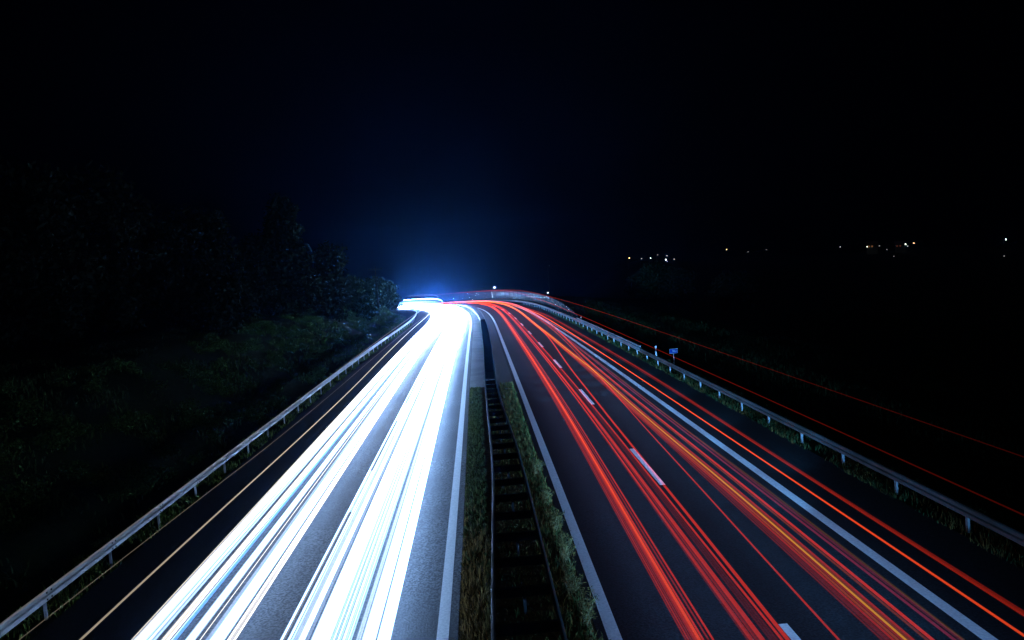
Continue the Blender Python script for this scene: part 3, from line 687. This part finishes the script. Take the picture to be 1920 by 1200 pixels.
# ------------------------------------------------------------------ roadside furniture
def delineator(s, o, label, hgt=1.0):
    z = bank_z(s, o); p = road(s, o, z)
    t = thing('delineator_post', p, label, 'delineator', 'white delineator posts'); th_ = heading(s)
    ac = np.array([math.cos(th_), math.sin(th_), 0]); al = np.array([-math.sin(th_), math.cos(th_), 0]); zz = np.array([0, 0, 1.0])
    mb = MB(); mb.box(p + zz * (hgt / 2 - 0.05), ac * 0.06, al * 0.045, zz * (hgt / 2 + 0.05))
    mb.add([p + zz * hgt + ac * a_ * 0.06 + al * b_ * 0.045 + zz * (0.07 if a_ > 0 else 0.0) for a_ in (-1, 1) for b_ in (-1, 1)] + [p + zz * (hgt - .001) + ac * 0.06 + al * b_ * 0.045 for b_ in (-1, 1)], [(0, 1, 3, 2), (0, 2, 4), (1, 5, 3), (2, 3, 5, 4)])
    mb.build('post', M_WHITE, t)
    mb = MB(); mb.box(p + zz * (hgt * 0.74), ac * 0.063, al * 0.048, zz * 0.10); mb.build('band', M_BLACK, t)
    mb = MB(); mb.box(p + zz * (hgt * 0.74) - al * 0.051, ac * 0.022, al * 0.004, zz * 0.08); mb.build('reflector', M_WHITE, t)
delineator(68.0, 8.15, 'white delineator post behind the guard rail just left of the blue sign', 1.05)
delineator(114, 7.75, 'small white delineator post further along at the start of the pale lorry smear', 1.05)

# kilometre sign
s, o = 66.0, 9.15
p = road(s, o, bank_z(s, o)); th_ = heading(s) + 0.10
ac = np.array([math.cos(th_), math.sin(th_), 0]); al = np.array([-math.sin(th_), math.cos(th_), 0]); zz = np.array([0, 0, 1.0])
topz = 0.80 - bank_z(s, o)
t = thing('kilometre_sign', p, 'small blue kilometre sign with white figures behind the right guard rail', 'sign')
mb = MB(); mb.tube([p - zz * 0.4, p + zz * (topz - 0.05)], 0.03, 8); mb.build('post', M_ZINC, t)
c = p + zz * (topz - 0.20) - al * 0.045
mb = MB(); mb.box(c, ac * 0.34, al * 0.01, zz * 0.19); mb.build('border', M_WHITE, t)
mb = MB(); mb.box(c - al * 0.012, ac * 0.318, al * 0.004, zz * 0.168); mb.build('plate', M_BLUE, t)
cu = bpy.data.curves.new('figures', 'FONT'); cu.body = '35,2'; cu.size = 0.22; cu.align_x = 'CENTER'; cu.align_y = 'CENTER'; cu.extrude = 0.002; cu.offset = 0.006
fo = bpy.data.objects.new('figures_src', cu); COL.objects.link(fo); bpy.context.view_layer.update()
me = bpy.data.meshes.new_from_object(fo.evaluated_get(bpy.context.evaluated_depsgraph_get())); bpy.data.objects.remove(fo)
me.materials.clear(); me.materials.append(M_WHITE)
fig = bpy.data.objects.new('figures', me); COL.objects.link(fig); fig.parent = t
q = c - al * 0.019 + ac * 0.07 - np.array(p)
fig.matrix_local = Matrix(((ac[0], 0, -al[0], q[0]), (ac[1], 0, -al[1], q[1]), (0, 1, 0, q[2]), (0, 0, 0, 1)))

# utility pole among the far bushes
s, o = 158, -24.6
p = road(s, o, bank_z(s, o)); topz = 10.8 - bank_z(s, o)
t = thing('utility_pole', p, 'slim utility pole with a crossarm among the far bushes', 'utility pole')
mb = MB(); mb.tube([p - zz * 0.5, p + zz * topz], [0.13, 0.08], 8); mb.build('pole', M_SILHOUETTE, t)
mb = MB(); mb.box(p + zz * (topz - 0.5), ac * 1.3, al * 0.06, zz * 0.07); mb.build('crossarm', M_SILHOUETTE, t)
for d in (-1.1, -0.45, 0.45, 1.1):
    mb = MB(); mb.tube([p + zz * (topz - 0.42) + ac * d, p + zz * (topz - 0.22) + ac * d], [0.05, 0.035], 6); mb.build('insulator', M_SILHOUETTE, t)

# ------------------------------------------------------------------ village lamps across the valley
def ray(px, py):
    d = FW + AX * (px - 960) / F_PX + AY * (600 - py) / F_PX; return d / np.linalg.norm(d)
L_WARM = lamp_mat('sodium_lamp', (1.0, 0.62, 0.25), 9); L_WHITE = lamp_mat('white_lamp', (0.8, 0.93, 1.0), 12); L_DIM = lamp_mat('dim_lamp', (0.75, 0.8, 0.85), 2.2)
L_GREEN = lamp_mat('mercury_lamp', (0.8, 1.0, 0.75), 9); L_ORANGE = lamp_mat('orange_lamp', (1.0, 0.5, 0.25), 6); L_LILAC = lamp_mat('lilac_lamp', (0.5, 0.5, 1.0), 2.2); L_FAINT = lamp_mat('faint_lamp', (0.8, 0.85, 0.9), 0.6); L_BRIGHT = lamp_mat('bright_lamp', (0.85, 0.95, 1.0), 25)
def street_lamp(px, py, D, mat, r, label, group='street lamps of the far village'):
    d = ray(px, py); p = CAM + d * D
    gz = ground_z(p[0], p[1]); base = np.array([p[0], p[1], gz])
    arm = np.array([-d[1], d[0], 0]); arm /= np.linalg.norm(arm)
    r = r * 0.54
    t = thing('street_lamp', base, label, 'street lamp', group)
    H = max(p[2] - gz, 1.5)
    mb = MB(); mb.tube([base - zz * 0.5 + arm * 1.2, base + arm * 1.2 + zz * (H + 0.1), base + arm * 0.8 + zz * (H + r + 0.5), base + zz * (H + r + 0.5)], [0.12, 0.08, 0.06, 0.06], 6); mb.build('pole', M_ZINC_OLD, t)
    mb = MB(); mb.tube([p + zz * r * 1.0, p + zz * r * 0.75, p + zz * r * 0.2, p - zz * r * 0.5, p - zz * r * 0.9], [r * 0.25, r * 0.7, r, r * 0.75, r * 0.3], 8); mb.build('lamp_head', mat, t, True)
V = 'of the village cluster'
for px, py, D, mat, r, lab in [
    (1180, 484, 700, L_WARM, 0.75, 'yellow lamp leftmost of all the village lights'),
    (1203, 485, 720, L_DIM, 0.6, 'dim white lamp second from the left in the village cluster'),
    (1220, 484, 720, L_WHITE, 0.55, 'white lamp between the dim second one and the brightest of the left cluster'),
    (1233, 478, 760, L_FAINT, 0.8, 'faint bluish lamp above the left village cluster'),
    (1248.5, 487, 720, L_WHITE, 0.8, 'brightest white lamp of the left village cluster'),
    (1251, 490, 700, L_LILAC, 0.6, 'small lilac lamp just under the brightest of the left cluster'),
    (1250.5, 479.5, 800, L_DIM, 0.7, 'greyish lamp just above the brightest of the left cluster'),
    (1264, 486, 720, L_DIM, 0.6, 'dim lamp rightmost of the left village cluster'),
    (1233.5, 507.5, 430, L_ORANGE, 0.35, 'single warm lamp below the left village cluster'),
    (1362.5, 468, 800, L_WARM, 0.6, 'lone warm white lamp between the two village clusters'),
    (1403, 472, 800, L_DIM, 0.5, 'dim lamp right of the lone warm white one'),
    (1437, 468, 820, L_FAINT, 0.6, 'barely visible lamp midway between the two clusters'),
    (1575.5, 463, 820, L_DIM, 0.6, 'single dim lamp left of the right village cluster'),
    (1626, 462.5, 820, L_GREEN, 0.6, 'white lamp at the left end of the right village cluster'),
    (1649, 461, 840, L_FAINT, 0.8, 'faint greenish lamp in the middle of the right cluster'),
    (1698, 458, 820, L_GREEN, 0.85, 'widest greenish white lamp of the right village cluster'),
    (1702, 461.5, 800, L_DIM, 0.6, 'dim lamp just under the widest one of the right cluster'),
    (1713.5, 456, 820, L_ORANGE, 0.8, 'orange lamp at the right end of the right village cluster'),
    (1663, 468, 780, L_FAINT, 0.6, 'faint lamp below the right village cluster'),
    (1676, 480.5, 620, L_FAINT, 0.45, 'lowest faint lamp under the right village cluster'),
    (1886, 449, 820, L_WHITE, 0.8, 'bright white lamp alone near the right border'),
    (1883, 480, 560, L_FAINT, 0.5, 'faint lamp below the bright one near the right border'),
]: street_lamp(px, py, D, mat, r, lab)
street_lamp(927, 539, 420, L_BRIGHT, 0.55, 'bright white lamp just above the red trails at the crest of the bend', 'lamps beyond the bend')
street_lamp(1027, 549, 330, L_WHITE, 0.32, 'small white glowing board between the two high red trails beyond the bend', 'lamps beyond the bend')  # reflective board modelled as a lamp, so it glows by itself
street_lamp(1030, 498, 600, L_DIM, 0.35, 'tiny dim lamp high in the blue glow beyond the bend', 'lamps beyond the bend')

def house(px, py, D, label, wmat, wd=9, dp=8, hh=4.2):
    d = ray(px, py); p = CAM + d * D; gz = ground_z(p[0], p[1]); b = np.array([p[0], p[1], gz])
    fwd = np.array([d[0], d[1], 0]); fwd /= np.linalg.norm(fwd); sd = np.array([fwd[1], -fwd[0], 0])
    hh = max(hh, p[2] - gz + 1.0)
    t = thing('house', b, label, 'house', 'houses of the far village')
    mb = MB(); mb.box(b + zz * (hh / 2 - 0.3), sd * wd / 2, fwd * dp / 2, zz * (hh / 2 + 0.3)); mb.build('wall', M_WALLP, t)
    rr = 3.2; e = 0.5; v = [b + sd * x_ * (wd / 2 + e) + fwd * y_ * (dp / 2 + e) + zz * (hh + 0.01) for x_ in (-1, 1) for y_ in (-1, 1)] + [b + sd * x_ * (wd / 2 + e) + zz * (hh + rr) for x_ in (-1, 1)]
    mb = MB(); mb.add(v, [(0, 1, 3, 2), (0, 2, 5, 4), (1, 4, 5, 3), (0, 4, 1), (2, 3, 5)]); mb.build('roof', M_ROOF, t)
    for x_ in (-2.6, 0, 2.6):
        mb = MB(); mb.box(b + sd * x_ - fwd * (dp / 2 + 0.03) + zz * (hh - 1.4), sd * 0.55, fwd * 0.03, zz * 0.65); mb.build('window', wmat if x_ <= 0 else M_BLACK, t)
L_WIN = lamp_mat('window_light', (1.0, 0.42, 0.14), 0.22)
house(1635, 461, 830, 'house with orange lit windows in the right village cluster', L_WIN)
house(1688, 460, 850, 'house with faint reddish windows left of the widest greenish lamp', lamp_mat('window_glow', (1.0, 0.25, 0.12), 0.08))

# ------------------------------------------------------------------ night haze
hz = MB(); hz.box((390, 500, 5), (830, 0, 0), (0, 570, 0), (0, 0, 58))
m = bpy.data.materials.new('haze'); m.use_nodes = True; n = m.node_tree.nodes; n.clear()
out = n.new('ShaderNodeOutputMaterial'); pv = n.new('ShaderNodeVolumePrincipled')
pv.inputs['Color'].default_value = (0.09, 0.34, 1.0, 1); pv.inputs['Density'].default_value = 0.00025; pv.inputs['Anisotropy'].default_value = 0.95
m.node_tree.links.new(pv.outputs[0], out.inputs['Volume'])
kind(hz.build('haze', m), 'stuff')
